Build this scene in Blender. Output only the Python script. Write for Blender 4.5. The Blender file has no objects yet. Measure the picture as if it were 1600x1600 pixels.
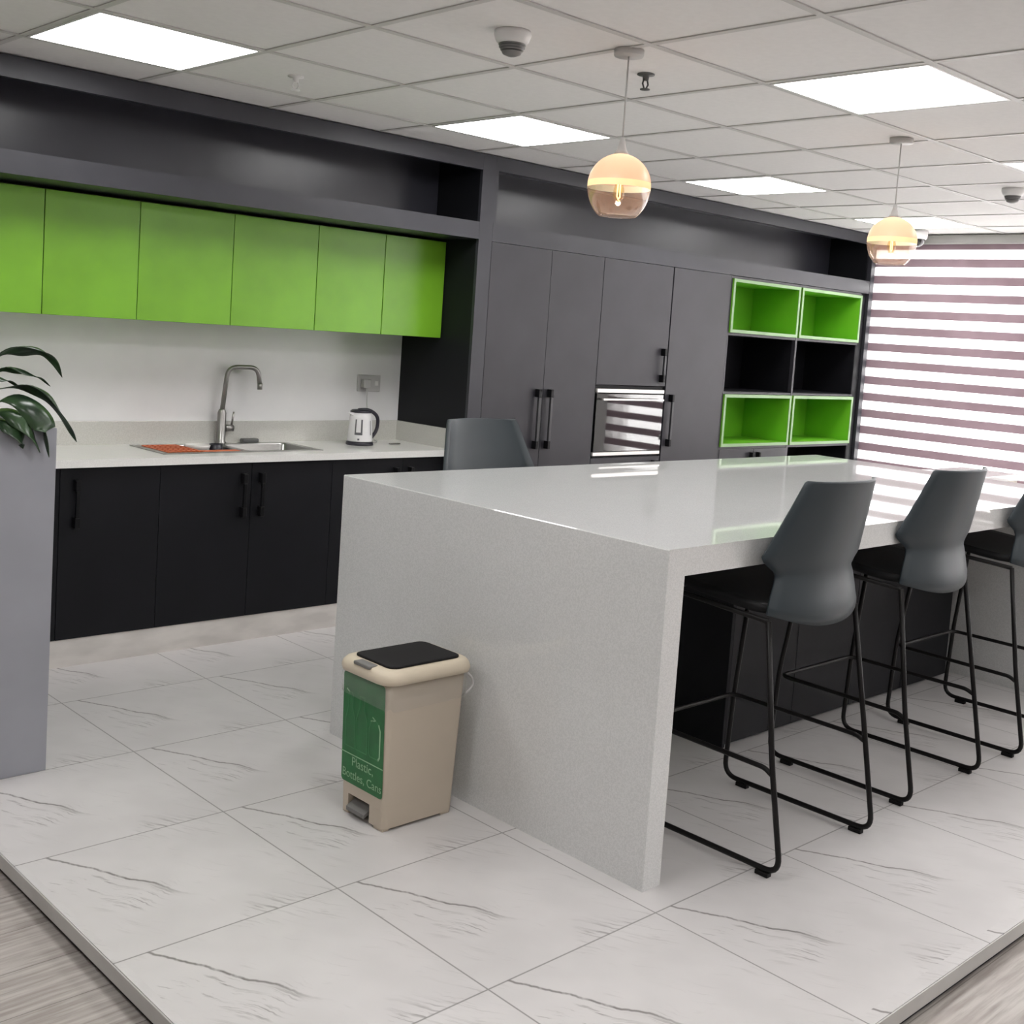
import bpy, bmesh, math, random
from mathutils import Vector, Matrix
random.seed(7)
sc = bpy.context.scene
C = sc.collection
PI = math.pi

# ------------------------------------------------------------------ camera
yaw, pitch, roll = 0.7676, -0.0873, 0.0682
f_ = Vector((math.sin(yaw)*math.cos(pitch), math.cos(yaw)*math.cos(pitch), math.sin(pitch)))
r_ = Vector((math.cos(yaw), -math.sin(yaw), 0.0))
u_ = r_.cross(f_)
r2 = r_*math.cos(roll) + u_*math.sin(roll)
u2 = -r_*math.sin(roll) + u_*math.cos(roll)
cd = bpy.data.cameras.new('camera'); cam = bpy.data.objects.new('camera', cd); C.objects.link(cam)
M = Matrix((r2, u2, -f_)).transposed().to_4x4(); M.translation = Vector((-2.7614, -3.0024, 1.5075))
cam.matrix_world = M
cd.sensor_width = 36; cd.lens = 1829.6/1600*36
cd.shift_x = -0.0064; cd.shift_y = -0.0755; cd.clip_start = 0.05; cd.clip_end = 60
sc.camera = cam

# ------------------------------------------------------------------ world (daylight beyond the windows), exposure
w = bpy.data.worlds.new('world'); sc.world = w; w.use_nodes = True
bg = w.node_tree.nodes['Background']; bg.inputs[0].default_value = (1.0, 0.975, 0.98, 1); bg.inputs[1].default_value = 9.0
PANEL_L = 12.5
sc.view_settings.view_transform = 'Standard'; sc.view_settings.look = 'None'
sc.view_settings.exposure = 0.0; sc.view_settings.gamma = 1.0; sc.view_settings.use_curve_mapping = False
try:
    sc.cycles.use_denoising = True
    sc.cycles.max_bounces = 12; sc.cycles.diffuse_bounces = 6; sc.cycles.transparent_max_bounces = 16
    sc.cycles.sample_clamp_indirect = 6.0; sc.cycles.caustics_refractive = False; sc.cycles.caustics_reflective = False
except Exception:
    pass

# ------------------------------------------------------------------ material helpers
def base_mat(name):
    m = bpy.data.materials.new(name); m.use_nodes = True
    nt = m.node_tree
    return m, nt, nt.nodes['Principled BSDF']

def noise_between(nt, c1, c2, scale, detail=3, lo=0.35, hi=0.65, stretch=None):
    tc = nt.nodes.new('ShaderNodeTexCoord'); n = nt.nodes.new('ShaderNodeTexNoise')
    n.inputs['Scale'].default_value = scale; n.inputs['Detail'].default_value = detail
    src = tc.outputs['Object']
    if stretch:
        mp = nt.nodes.new('ShaderNodeMapping'); mp.inputs['Scale'].default_value = stretch
        nt.links.new(src, mp.inputs[0]); src = mp.outputs[0]
    nt.links.new(src, n.inputs['Vector'])
    r = nt.nodes.new('ShaderNodeValToRGB')
    r.color_ramp.elements[0].position = lo; r.color_ramp.elements[0].color = (*c1, 1)
    r.color_ramp.elements[1].position = hi; r.color_ramp.elements[1].color = (*c2, 1)
    nt.links.new(n.outputs[0], r.inputs[0])
    return r.outputs[0]

def plain(name, c, rough=0.5, metal=0.0, var=0.06, scale=6.0, spec=0.5, coat=0.0, stretch=None):
    m, nt, b = base_mat(name)
    c1 = tuple(max(0, x*(1-var)) for x in c); c2 = tuple(min(1, x*(1+var)) for x in c)
    nt.links.new(noise_between(nt, c1, c2, scale, stretch=stretch), b.inputs['Base Color'])
    b.inputs['Roughness'].default_value = rough; b.inputs['Metallic'].default_value = metal
    b.inputs['Specular IOR Level'].default_value = spec
    if coat:
        b.inputs['Coat Weight'].default_value = coat; b.inputs['Coat Roughness'].default_value = 0.05
    return m

def emit(name, c, s):
    m, nt, b = base_mat(name)
    b.inputs['Base Color'].default_value = (*c, 1)
    b.inputs['Emission Color'].default_value = (*c, 1); b.inputs['Emission Strength'].default_value = s
    return m

class N:
    """small helper to write scalar node maths"""
    def __init__(s, nt): s.nt = nt
    def op(s, o, a, b=None, c=None, clamp=False):
        n = s.nt.nodes.new('ShaderNodeMath'); n.operation = o; n.use_clamp = clamp
        for i, v in enumerate((a, b, c)):
            if v is None: continue
            if isinstance(v, (int, float)): n.inputs[i].default_value = v
            else: s.nt.links.new(v, n.inputs[i])
        return n.outputs[0]
    def smooth(s, v, lo, hi, a=0.0, b=1.0):
        n = s.nt.nodes.new('ShaderNodeMapRange'); n.interpolation_type = 'SMOOTHSTEP'
        s.nt.links.new(v, n.inputs[0])
        n.inputs[1].default_value = lo; n.inputs[2].default_value = hi; n.inputs[3].default_value = a; n.inputs[4].default_value = b
        return n.outputs[0]
    def noise(s, vec, scale, detail=3, rough=0.5):
        n = s.nt.nodes.new('ShaderNodeTexNoise'); n.inputs['Scale'].default_value = scale
        n.inputs['Detail'].default_value = detail; n.inputs['Roughness'].default_value = rough
        s.nt.links.new(vec, n.inputs['Vector']); return n.outputs[0]
    def comb(s, x, y, z=0.0):
        n = s.nt.nodes.new('ShaderNodeCombineXYZ')
        for i, v in enumerate((x, y, z)):
            if isinstance(v, (int, float)): n.inputs[i].default_value = v
            else: s.nt.links.new(v, n.inputs[i])
        return n.outputs[0]
    def mix(s, f, a, b):
        n = s.nt.nodes.new('ShaderNodeMix'); n.data_type = 'RGBA'
        s.nt.links.new(f, n.inputs[0])
        for i, v in ((6, a), (7, b)):
            if isinstance(v, tuple): n.inputs[i].default_value = (*v, 1)
            else: s.nt.links.new(v, n.inputs[i])
        return n.outputs[2]

def marble_tile(name, ox, oy, size, grout=True, white=(0.60, 0.58, 0.575)):
    m, nt, b = base_mat(name); k = N(nt)
    g = nt.nodes.new('ShaderNodeNewGeometry'); sp = nt.nodes.new('ShaderNodeSeparateXYZ')
    nt.links.new(g.outputs['Position'], sp.inputs[0])
    u = k.op('FLOORED_MODULO', k.op('SUBTRACT', sp.outputs[0], ox), size)
    v = k.op('FLOORED_MODULO', k.op('SUBTRACT', sp.outputs[1], oy), size)
    s = k.op('ADD', k.op('MULTIPLY', u, 0.477), k.op('MULTIPLY', v, -0.879))
    t = k.op('ADD', k.op('MULTIPLY', u, 0.879), k.op('MULTIPLY', v, 0.477))
    wob = k.noise(k.comb(s, 3.1), 7.0, 4, 0.6)
    # main vein, drawn at the same place on every tile like the printed pattern of the photo
    dt = k.op('ABSOLUTE', k.op('SUBTRACT', k.op('ADD', t, k.op('MULTIPLY', wob, 0.05)), 0.366))
    br = k.noise(k.comb(s, t, 1.7), 22.0, 3, 0.6)
    main = k.op('MULTIPLY', k.smooth(dt, 0.0012, 0.0065, 1, 0), k.smooth(s, -0.18, 0.0, 1, 0))
    main = k.op('MULTIPLY', main, k.smooth(br, 0.28, 0.5, 0.35, 1))
    # secondary streaks
    st = k.noise(k.comb(k.op('MULTIPLY', s, 0.075), k.op('ADD', t, k.op('MULTIPLY', wob, 0.04)), 0.4), 55.0, 4, 0.6)
    st2 = k.noise(k.comb(k.op('MULTIPLY', s, 0.11), k.op('ADD', t, k.op('MULTIPLY', wob, 0.06)), 5.4), 110.0, 3, 0.6)
    big = k.noise(k.comb(s, t, 9.0), 4.5, 2, 0.5)
    band = k.op('MULTIPLY', k.smooth(t, 0.05, 0.2), k.smooth(t, 0.38, 0.50, 1, 0.30))
    a1 = k.op('MULTIPLY', k.op('MULTIPLY', k.smooth(st, 0.54, 0.68), k.smooth(big, 0.38, 0.60)), band)
    a2 = k.op('MULTIPLY', k.op('MULTIPLY', k.smooth(st2, 0.56, 0.70), k.smooth(big, 0.38, 0.60)), band)
    vein = k.op('ADD', k.op('MULTIPLY', main, 0.88), k.op('ADD', k.op('MULTIPLY', a1, 0.72), k.op('MULTIPLY', a2, 0.58)), clamp=True)
    cloud = k.noise(k.comb(u, v, 2.2), 5.0, 2, 0.5)
    w2 = tuple(x*0.93 for x in white)
    col = k.mix(k.smooth(cloud, 0.3, 0.7), white, w2)
    col = k.mix(vein, col, (0.16, 0.145, 0.14))
    if grout:
        eu = k.op('MINIMUM', u, k.op('SUBTRACT', size, u)); ev = k.op('MINIMUM', v, k.op('SUBTRACT', size, v))
        # the last joints would fall on the platform edge, where the tiles are whole
        gu = k.op('MULTIPLY', k.smooth(eu, 0.0012, 0.0032, 0.8, 0), k.smooth(sp.outputs[0], -1.54, -1.53))
        gv = k.op('MULTIPLY', k.smooth(ev, 0.0012, 0.0032, 0.8, 0), k.smooth(sp.outputs[1], -1.74, -1.73))
        gl = k.op('MAXIMUM', gu, gv)
        col = k.mix(gl, col, (0.17, 0.16, 0.155))
    nt.links.new(col, b.inputs['Base Color'])
    b.inputs['Roughness'].default_value = 0.32
    b.inputs['Specular IOR Level'].default_value = 0.45
    return m

def quartz(name, lo, hi, rough):
    m, nt, b = base_mat(name); k = N(nt)
    tc = nt.nodes.new('ShaderNodeTexCoord')
    n1 = k.noise(tc.outputs['Object'], 240.0, 2, 0.6); n2 = k.noise(tc.outputs['Object'], 9.0, 2, 0.5)
    f = k.op('ADD', k.op('MULTIPLY', k.smooth(n1, 0.38, 0.62), 0.8), k.op('MULTIPLY', n2, 0.25), clamp=True)
    nt.links.new(k.mix(f, lo, hi), b.inputs['Base Color'])
    b.inputs['Roughness'].default_value = rough; b.inputs['Specular IOR Level'].default_value = 0.6
    return m

def lacquer(name, c, rough=0.34, spec=0.5):
    return plain(name, c, rough, var=0.10, scale=3.5, spec=spec)

M_ = {}
M_['tall'] = lacquer('grey_lacquer', (0.029, 0.0275, 0.034), 0.45, 0.42)
M_['frame'] = lacquer('graphite_lacquer', (0.034, 0.034, 0.042), 0.42, 0.42)
M_['dark'] = lacquer('anthracite_lacquer', (0.0085, 0.0088, 0.0110), 0.48, 0.2)
M_['niche'] = lacquer('niche_lacquer', (0.028, 0.028, 0.037), 0.30)
M_['black'] = plain('black_board', (0.006, 0.006, 0.008), 0.6, spec=0.2)
M_['green'] = lacquer('green_lacquer', (0.165, 0.385, 0.022), 0.30)
M_['greenin'] = lacquer('green_board', (0.145, 0.43, 0.020), 0.40)
M_['greenedge_lit'] = plain('lit_green_edge', (0.22, 0.36, 0.17), 0.4)  # paler copy of the cube green, light on the front edges put into its colour
M_['floor'] = marble_tile('marble_floor_tile', -0.9636, 0.0358, 0.6)
M_['plinth'] = plain('marble_plinth', (0.62, 0.59, 0.56), 0.35, var=0.10, scale=5, stretch=(1, 1, 3))
M_['step'] = plain('grey_stone_edge', (0.48, 0.47, 0.455), 0.5)
M_['quartz'] = quartz('speckled_quartz', (0.56, 0.565, 0.56), (0.66, 0.66, 0.655), 0.022)
M_['counter'] = quartz('counter_quartz', (0.72, 0.71, 0.69), (0.80, 0.79, 0.77), 0.10)
M_['upstand'] = quartz('upstand_quartz', (0.50, 0.49, 0.46), (0.58, 0.57, 0.54), 0.14)
M_['wall'] = plain('white_paint', (0.70, 0.69, 0.685), 0.6, var=0.02)
M_['splash'] = plain('white_backsplash', (0.76, 0.75, 0.76), 0.25, var=0.02)
M_['ceil'] = plain('ceiling_tile', (0.77, 0.755, 0.745), 0.9, var=0.015, scale=40)
M_['tbar'] = plain('ceiling_bar', (0.56, 0.55, 0.535), 0.5, var=0.02)
M_['white'] = plain('white_plastic', (0.75, 0.74, 0.73), 0.35, var=0.02)
M_['offwhite'] = plain('grey_white_plastic', (0.50, 0.49, 0.48), 0.45, var=0.03)
M_['grille'] = plain('dark_grille', (0.10, 0.10, 0.10), 0.5)
M_['panel'] = emit('panel_light', (1.0, 0.995, 0.985), PANEL_L)
M_['blackmetal'] = plain('black_powder_coat', (0.008, 0.007, 0.007), 0.40, var=0.05, spec=0.22)
M_['rubber'] = plain('black_rubber', (0.008, 0.007, 0.007), 0.7, spec=0.2)
M_['handle'] = plain('black_handle', (0.006, 0.006, 0.007), 0.4, spec=0.2)
M_['bar'] = plain('handle_bar_reflection', (0.05, 0.05, 0.054), 0.3, metal=0.3)  # lighter grey paints the reflection along the middle of the black handles
M_['steel'] = plain('brushed_steel', (0.34, 0.335, 0.325), 0.28, metal=1.0, scale=40, stretch=(1, 8, 8))
M_['steeldk'] = plain('faucet_steel', (0.31, 0.30, 0.29), 0.32, metal=0.9)
M_['chrome'] = plain('bright_trim', (0.86, 0.83, 0.80), 0.28, metal=0.5)
M_['ovenglass'] = plain('black_oven_glass', (0.006, 0.006, 0.007), 0.025, spec=1.0, var=0.02)
M_['ovenglass'].node_tree.nodes['Principled BSDF'].inputs['IOR'].default_value = 1.66
M_['shell'] = plain('grey_shell_plastic', (0.024, 0.034, 0.041), 0.42, var=0.03)
M_['seat'] = plain('black_seat_plastic', (0.009, 0.009, 0.010), 0.5, spec=0.22)
M_['planter'] = plain('grey_planter_paint', (0.31, 0.315, 0.35), 0.45, var=0.03)
M_['soil'] = plain('dark_soil', (0.02, 0.015, 0.01), 0.95, var=0.4, scale=60)
M_['cream'] = plain('cream_plastic', (0.62, 0.54, 0.42), 0.42, var=0.02)
M_['beige'] = plain('beige_plastic', (0.50, 0.43, 0.345), 0.45, var=0.02)
M_['binblack'] = plain('black_lid_plastic', (0.009, 0.008, 0.009), 0.55, spec=0.18)
M_['pedal'] = plain('grey_pedal_plastic', (0.16, 0.155, 0.15), 0.4)
M_['sticker'] = plain('green_sticker', (0.007, 0.135, 0.030), 0.35, var=0.12, scale=20)
M_['stickerink'] = plain('pale_green_ink', (0.30, 0.52, 0.31), 0.4)
M_['stickerink2'] = plain('mid_green_ink', (0.045, 0.22, 0.075), 0.4)
M_['orange'] = plain('orange_plastic', (0.62, 0.13, 0.035), 0.4)
M_['porcelain'] = plain('white_porcelain', (0.72, 0.70, 0.68), 0.2)
M_['kettlewhite'] = plain('white_kettle_plastic', (0.78, 0.77, 0.78), 0.25)
M_['kettledark'] = plain('dark_kettle_plastic', (0.020, 0.018, 0.028), 0.35)
M_['kettlegrey'] = plain('grey_gauge', (0.12, 0.12, 0.13), 0.3)
M_['socket'] = plain('grey_socket', (0.50, 0.49, 0.49), 0.4)
M_['cordgrey'] = plain('pale_cord', (0.45, 0.44, 0.44), 0.5)
M_['tablebody'] = plain('beige_board', (0.42, 0.38, 0.33), 0.6)
M_['glassframe'] = plain('white_window_frame', (0.70, 0.69, 0.68), 0.4)

def leaf_mat():
    m, nt, b = base_mat('glossy_leaf'); k = N(nt)
    nt.links.new(noise_between(nt, (0.010, 0.026, 0.012), (0.035, 0.075, 0.030), 14.0), b.inputs['Base Color'])
    b.inputs['Roughness'].default_value = 0.28
    return m
M_['leaf'] = leaf_mat()

def wood_floor():
    m, nt, b = base_mat('grey_wood_plank'); k = N(nt)
    g = nt.nodes.new('ShaderNodeNewGeometry'); sp = nt.nodes.new('ShaderNodeSeparateXYZ')
    nt.links.new(g.outputs['Position'], sp.inputs[0])
    x, y = sp.outputs[0], sp.outputs[1]
    row = k.op('FLOOR', k.op('DIVIDE', y, 0.18))
    fr = k.op('FLOORED_MODULO', y, 0.18)
    gr = k.noise(k.comb(k.op('MULTIPLY', x, 0.6), k.op('MULTIPLY', y, 9.0), row), 6.0, 5, 0.6)
    gr2 = k.noise(k.comb(x, k.op('MULTIPLY', y, 3.0), row), 4.0, 2, 0.5)
    col = k.mix(k.smooth(gr, 0.32, 0.68), (0.27, 0.235, 0.215), (0.48, 0.45, 0.42))
    col = k.mix(k.op('MULTIPLY', k.smooth(gr2, 0.4, 0.7), 0.5), col, (0.42, 0.38, 0.355))
    gl = k.smooth(k.op('MINIMUM', fr, k.op('SUBTRACT', 0.18, fr)), 0.0008, 0.002, 0.6, 0)
    col = k.mix(gl, col, (0.07, 0.06, 0.05))
    nt.links.new(col, b.inputs['Base Color']); b.inputs['Roughness'].default_value = 0.42
    return m
M_['wood'] = wood_floor()

def clear_glass(name, tint, gl=0.09, rough=0.02):
    m = bpy.data.materials.new(name); m.use_nodes = True; nt = m.node_tree
    out = nt.nodes['Material Output']; nt.nodes.remove(nt.nodes['Principled BSDF'])
    t = nt.nodes.new('ShaderNodeBsdfTransparent')
    tc = nt.nodes.new('ShaderNodeTexCoord'); n = nt.nodes.new('ShaderNodeTexNoise'); n.inputs['Scale'].default_value = 8
    nt.links.new(tc.outputs['Object'], n.inputs['Vector'])
    k = N(nt); c = k.mix(n.outputs[0], tint, tuple(min(1, x*1.05) for x in tint)); nt.links.new(c, t.inputs[0])
    g = nt.nodes.new('ShaderNodeBsdfGlossy'); g.inputs['Roughness'].default_value = rough
    lw = nt.nodes.new('ShaderNodeLayerWeight'); lw.inputs[0].default_value = 0.25
    fac = k.op('ADD', k.op('MULTIPLY', lw.outputs['Facing'], 0.55), gl, clamp=True)
    mx = nt.nodes.new('ShaderNodeMixShader'); nt.links.new(fac, mx.inputs[0])
    nt.links.new(t.outputs[0], mx.inputs[1]); nt.links.new(g.outputs[0], mx.inputs[2]); nt.links.new(mx.outputs[0], out.inputs[0])
    return m
M_['pane'] = clear_glass('window_glass', (0.96, 0.97, 0.96), 0.02)
M_['globeglass'] = clear_glass('smoked_globe_glass', (0.97, 0.92, 0.88), 0.05)
def haze_glass(m):
    # a little translucent peach mixed into the glass
    nt = m.node_tree; out = nt.nodes['Material Output']; src = out.inputs[0].links[0].from_socket
    t = nt.nodes.new('ShaderNodeBsdfTranslucent'); t.inputs[0].default_value = (0.90, 0.58, 0.42, 1)
    mx = nt.nodes.new('ShaderNodeMixShader'); mx.inputs[0].default_value = 0.12
    nt.links.new(src, mx.inputs[1]); nt.links.new(t.outputs[0], mx.inputs[2]); nt.links.new(mx.outputs[0], out.inputs[0])
haze_glass(M_['globeglass'])

def film_mat():
    m = bpy.data.materials.new('bag_film'); m.use_nodes = True; nt = m.node_tree
    out = nt.nodes['Material Output']; b = nt.nodes['Principled BSDF']
    nt.links.new(noise_between(nt, (0.55, 0.55, 0.52), (0.75, 0.74, 0.72), 30), b.inputs['Base Color'])
    b.inputs['Roughness'].default_value = 0.25
    t = nt.nodes.new('ShaderNodeBsdfTransparent'); mx = nt.nodes.new('ShaderNodeMixShader'); mx.inputs[0].default_value = 0.14
    nt.links.new(t.outputs[0], mx.inputs[1]); nt.links.new(b.outputs[0], mx.inputs[2]); nt.links.new(mx.outputs[0], out.inputs[0])
    return m
M_['film'] = film_mat()

def zebra_mat():
    """day-and-night blind: opaque woven strips alternate with sheer strips by height"""
    m = bpy.data.materials.new('zebra_fabric'); m.use_nodes = True; nt = m.node_tree; k = N(nt)
    out = nt.nodes['Material Output']; nt.nodes.remove(nt.nodes['Principled BSDF'])
    g = nt.nodes.new('ShaderNodeNewGeometry'); sp = nt.nodes.new('ShaderNodeSeparateXYZ')
    nt.links.new(g.outputs['Position'], sp.inputs[0])
    z = sp.outputs[2]
    ph = k.op('FLOORED_MODULO', k.op('SUBTRACT', z, 2.046-0.125*20), 0.125)
    # opaque strip for 0 < ph < 0.061
    e = k.op('ABSOLUTE', k.op('SUBTRACT', ph, 0.0305))
    opq = k.smooth(e, 0.0275, 0.0335, 1, 0)
    nz = k.noise(g.outputs['Position'], 3.0, 2, 0.5)
    colo = k.mix(k.smooth(nz, 0.35, 0.65), (0.175, 0.130, 0.140), (0.225, 0.172, 0.188))
    d1 = nt.nodes.new('ShaderNodeBsdfDiffuse'); nt.links.new(colo, d1.inputs[0])
    t1 = nt.nodes.new('ShaderNodeBsdfTranslucent'); t1.inputs[0].default_value = (0.035, 0.024, 0.028, 1)
    ad = nt.nodes.new('ShaderNodeAddShader'); nt.links.new(d1.outputs[0], ad.inputs[0]); nt.links.new(t1.outputs[0], ad.inputs[1])
    tr = nt.nodes.new('ShaderNodeBsdfTransparent'); tr.inputs[0].default_value = (1, 1, 1, 1)
    t2 = nt.nodes.new('ShaderNodeBsdfTranslucent'); t2.inputs[0].default_value = (0.9, 0.88, 0.87, 1)
    ms = nt.nodes.new('ShaderNodeMixShader'); ms.inputs[0].default_value = 0.5
    nt.links.new(tr.outputs[0], ms.inputs[1]); nt.links.new(t2.outputs[0], ms.inputs[2])
    mx = nt.nodes.new('ShaderNodeMixShader'); nt.links.new(opq, mx.inputs[0])
    nt.links.new(ms.outputs[0], mx.inputs[1]); nt.links.new(ad.outputs[0], mx.inputs[2]); nt.links.new(mx.outputs[0], out.inputs[0])
    return m
M_['zebra'] = zebra_mat()

def shade_mat():
    m = bpy.data.materials.new('peach_frosted_glass'); m.use_nodes = True; nt = m.node_tree
    out = nt.nodes['Material Output']; b = nt.nodes['Principled BSDF']
    c = noise_between(nt, (0.86, 0.60, 0.42), (0.88, 0.63, 0.45), 6); nt.links.new(c, b.inputs['Base Color']); b.inputs['Roughness'].default_value = 0.3
    t = nt.nodes.new('ShaderNodeBsdfTranslucent'); t.inputs[0].default_value = (0.96, 0.66, 0.49, 1)
    mx = nt.nodes.new('ShaderNodeMixShader'); mx.inputs[0].default_value = 0.6
    nt.links.new(b.outputs[0], mx.inputs[1]); nt.links.new(t.outputs[0], mx.inputs[2]); nt.links.new(mx.outputs[0], out.inputs[0])
    return m
M_['shade'] = shade_mat()
M_['bulb'] = emit('warm_filament', (1.0, 0.62, 0.25), 6.0)
M_['glowband'] = plain('pale_band_glass', (0.95, 0.85, 0.60), 0.3)

# ------------------------------------------------------------------ mesh builder
def fillet(pts, r, n=6):
    pts = [Vector(p) for p in pts]; out = [pts[0]]
    for i in range(1, len(pts)-1):
        a, b, c = pts[i-1], pts[i], pts[i+1]
        d1 = (a-b); d2 = (c-b); l = min(r, d1.length*0.49, d2.length*0.49)
        p, q = b + d1.normalized()*l, b + d2.normalized()*l
        for j in range(n+1):
            t = j/n
            out.append(p*(1-t)**2 + b*2*t*(1-t) + q*t*t)
    out.append(pts[-1]); return out

class MB:
    def __init__(s): s.v = []; s.f = []; s.sm = []
    def _add(s, vs, fs, smooth=False):
        o = len(s.v); s.v += [Vector(v) for v in vs]
        for f in fs: s.f.append([i+o for i in f]); s.sm.append(smooth)
        return s
    def box(s, x0, x1, y0, y1, z0, z1, bev=0.0):
        if bev <= 0:
            vs = [(x, y, z) for z in (z0, z1) for y in (y0, y1) for x in (x0, x1)]
            return s._add(vs, [(0, 2, 3, 1), (4, 5, 7, 6), (0, 1, 5, 4), (2, 6, 7, 3), (0, 4, 6, 2), (1, 3, 7, 5)])
        bm = bmesh.new(); bmesh.ops.create_cube(bm, size=1)
        for v in bm.verts: v.co = Vector(((x0+x1)/2+v.co.x*(x1-x0), (y0+y1)/2+v.co.y*(y1-y0), (z0+z1)/2+v.co.z*(z1-z0)))
        bmesh.ops.bevel(bm, geom=bm.edges[:], offset=bev, segments=2, affect='EDGES', profile=0.5)
        s.bm(bm); return s
    def bm(s, bm, smooth=False):
        bm.verts.index_update()
        s._add([v.co.copy() for v in bm.verts], [[v.index for v in f.verts] for f in bm.faces], smooth); bm.free(); return s
    def tube(s, pts, r, n=12, closed=False, caps=True):
        pts = [Vector(p) for p in pts]; m = len(pts); rs = r if isinstance(r, (list, tuple)) else [r]*m
        ts = []
        for i in range(m):
            a = pts[i-1] if (i > 0 or closed) else pts[i]; b = pts[(i+1) % m] if (i < m-1 or closed) else pts[i]
            ts.append((b-a).normalized())
        up = Vector((0, 0, 1)) if abs(ts[0].z) < 0.9 else Vector((1, 0, 0))
        nrm = ts[0].cross(up).normalized(); vs = []; fs = []
        for i in range(m):
            nrm = (nrm - ts[i]*nrm.dot(ts[i])).normalized(); bn = ts[i].cross(nrm)
            for j in range(n):
                a = 2*PI*j/n; vs.append(pts[i] + (nrm*math.cos(a) + bn*math.sin(a))*rs[i])
        for i in range(m if closed else m-1):
            for j in range(n):
                i2 = (i+1) % m
                fs.append((i*n+j, i*n+(j+1) % n, i2*n+(j+1) % n, i2*n+j))
        s._add(vs, fs, True)
        if caps and not closed:
            s._add(vs[:n], [list(range(n))[::-1]]); s._add(vs[-n:], [list(range(n))])
        return s
    def lathe(s, prof, c=(0, 0, 0), n=32, smooth=True):
        """prof: (radius, z) from one end to the other around a vertical axis through c"""
        c = Vector(c); vs = []; fs = []
        for r, z in prof:
            for j in range(n):
                a = 2*PI*j/n; vs.append(c + Vector((r*math.cos(a), r*math.sin(a), z)))
        for i in range(len(prof)-1):
            for j in range(n): fs.append((i*n+j, i*n+(j+1) % n, (i+1)*n+(j+1) % n, (i+1)*n+j))
        s._add(vs, fs, smooth)
        return s
    def cyl(s, c, r, h, n=24):
        return s.lathe([(0.0001, 0), (r, 0), (r, h), (0.0001, h)], c, n, False)
    def quadgrid(s, rows, smooth=True):
        nr, nc = len(rows), len(rows[0]); vs = [p for r in rows for p in r]
        fs = [(i*nc+j, i*nc+j+1, (i+1)*nc+j+1, (i+1)*nc+j) for i in range(nr-1) for j in range(nc-1)]
        return s._add(vs, fs, smooth)
    def build(s, name, mat, parent=None, label=None, cat=None, group=None, kind=None, origin=None, solid=0.0):
        off = Vector((0, 0, 0))
        if parent is not None:
            root = parent
            while root.parent: root = root.parent
            off = Vector(root.location)
        elif origin is not None: off = Vector(origin)
        elif kind != 'structure':
            xs = [v.x for v in s.v]; ys = [v.y for v in s.v]; zs = [v.z for v in s.v]
            off = Vector(((min(xs)+max(xs))/2, (min(ys)+max(ys))/2, min(zs)))
        me = bpy.data.meshes.new(name); me.from_pydata([v-off for v in s.v], [], s.f); me.update()
        me.polygons.foreach_set('use_smooth', s.sm)
        bm = bmesh.new(); bm.from_mesh(me); bmesh.ops.remove_doubles(bm, verts=bm.verts, dist=1e-5)
        bmesh.ops.recalc_face_normals(bm, faces=bm.faces); bm.to_mesh(me); bm.free()
        me.materials.append(M_[mat])
        o = bpy.data.objects.new(name, me); C.objects.link(o)
        if parent is None: o.location = off
        else: o.parent = parent
        if solid:
            md = o.modifiers.new('thickness', 'SOLIDIFY'); md.thickness = solid; md.offset = 0
        tag(o, label, cat, group, kind); return o

def tag(o, label=None, cat=None, group=None, kind=None):
    if label: o['label'] = label
    if cat: o['category'] = cat
    if group: o['group'] = group
    if kind: o['kind'] = kind
    return o

def thing(name, label, cat, loc=(0, 0, 0), group=None):
    o = bpy.data.objects.new(name, None); C.objects.link(o); o.location = loc; o.empty_display_size = 0.1
    return tag(o, label, cat, group)

def copy_tree(o, parent=None):
    c = o.copy(); C.objects.link(c)
    if parent: c.parent = parent
    for ch in list(o.children): copy_tree(ch, c)
    return c

def text_mesh(body, size, to_world, thick=0.0):
    """lettering turned into mesh, laid out by to_world(x, y)"""
    cu = bpy.data.curves.new('txt', 'FONT'); cu.body = body; cu.size = size; cu.align_x = 'LEFT'
    ob = bpy.data.objects.new('txt', cu); C.objects.link(ob)
    dg = bpy.context.evaluated_depsgraph_get(); me = bpy.data.meshes.new_from_object(ob.evaluated_get(dg))
    vs = [to_world(v.co.x, v.co.y) for v in me.vertices]; fs = [list(p.vertices) for p in me.polygons]
    bpy.data.objects.remove(ob); bpy.data.curves.remove(cu); bpy.data.meshes.remove(me)
    return vs, fs

# ------------------------------------------------------------------ the room
CH = 2.4045
XL, XR, YF, YB = -6.0, 5.30, -7.0, 2.14
MB().box(-1.585, XR, -1.80, YB, -0.042, 0.0).build('floor', 'floor', kind='structure')
MB().box(XL, XR, YF, YB, -0.20, -0.062).build('floor', 'wood', kind='structure')
# stone edge of the raised tiled platform, standing on a slightly recessed base
MB().box(-1.589, -1.5855, -1.80, YB, -0.040, -0.0015).box(-1.589, XR, -1.804, -1.8005, -0.040, -0.0015)\
    .build('trim_1', 'step', kind='structure')
MB().box(-1.575, XR, -1.79, YB, -0.062, -0.0425).build('trim_2', 'black', kind='structure')
MB().box(XL, XR+0.2, YF, YB+0.2, CH, CH+0.15).build('ceiling', 'ceil', kind='structure')
MB().box(XL, XR+0.2, YB, YB+0.15, -0.2, CH).build('wall_back', 'wall', kind='structure')
MB().box(XL-0.15, XL, YF, YB+0.15, -0.2, CH).build('wall_left', 'wall', kind='structure')
MB().box(XL, XR+0.2, YF-0.15, YF, -0.2, CH).build('wall_front', 'wall', kind='structure')
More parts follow.
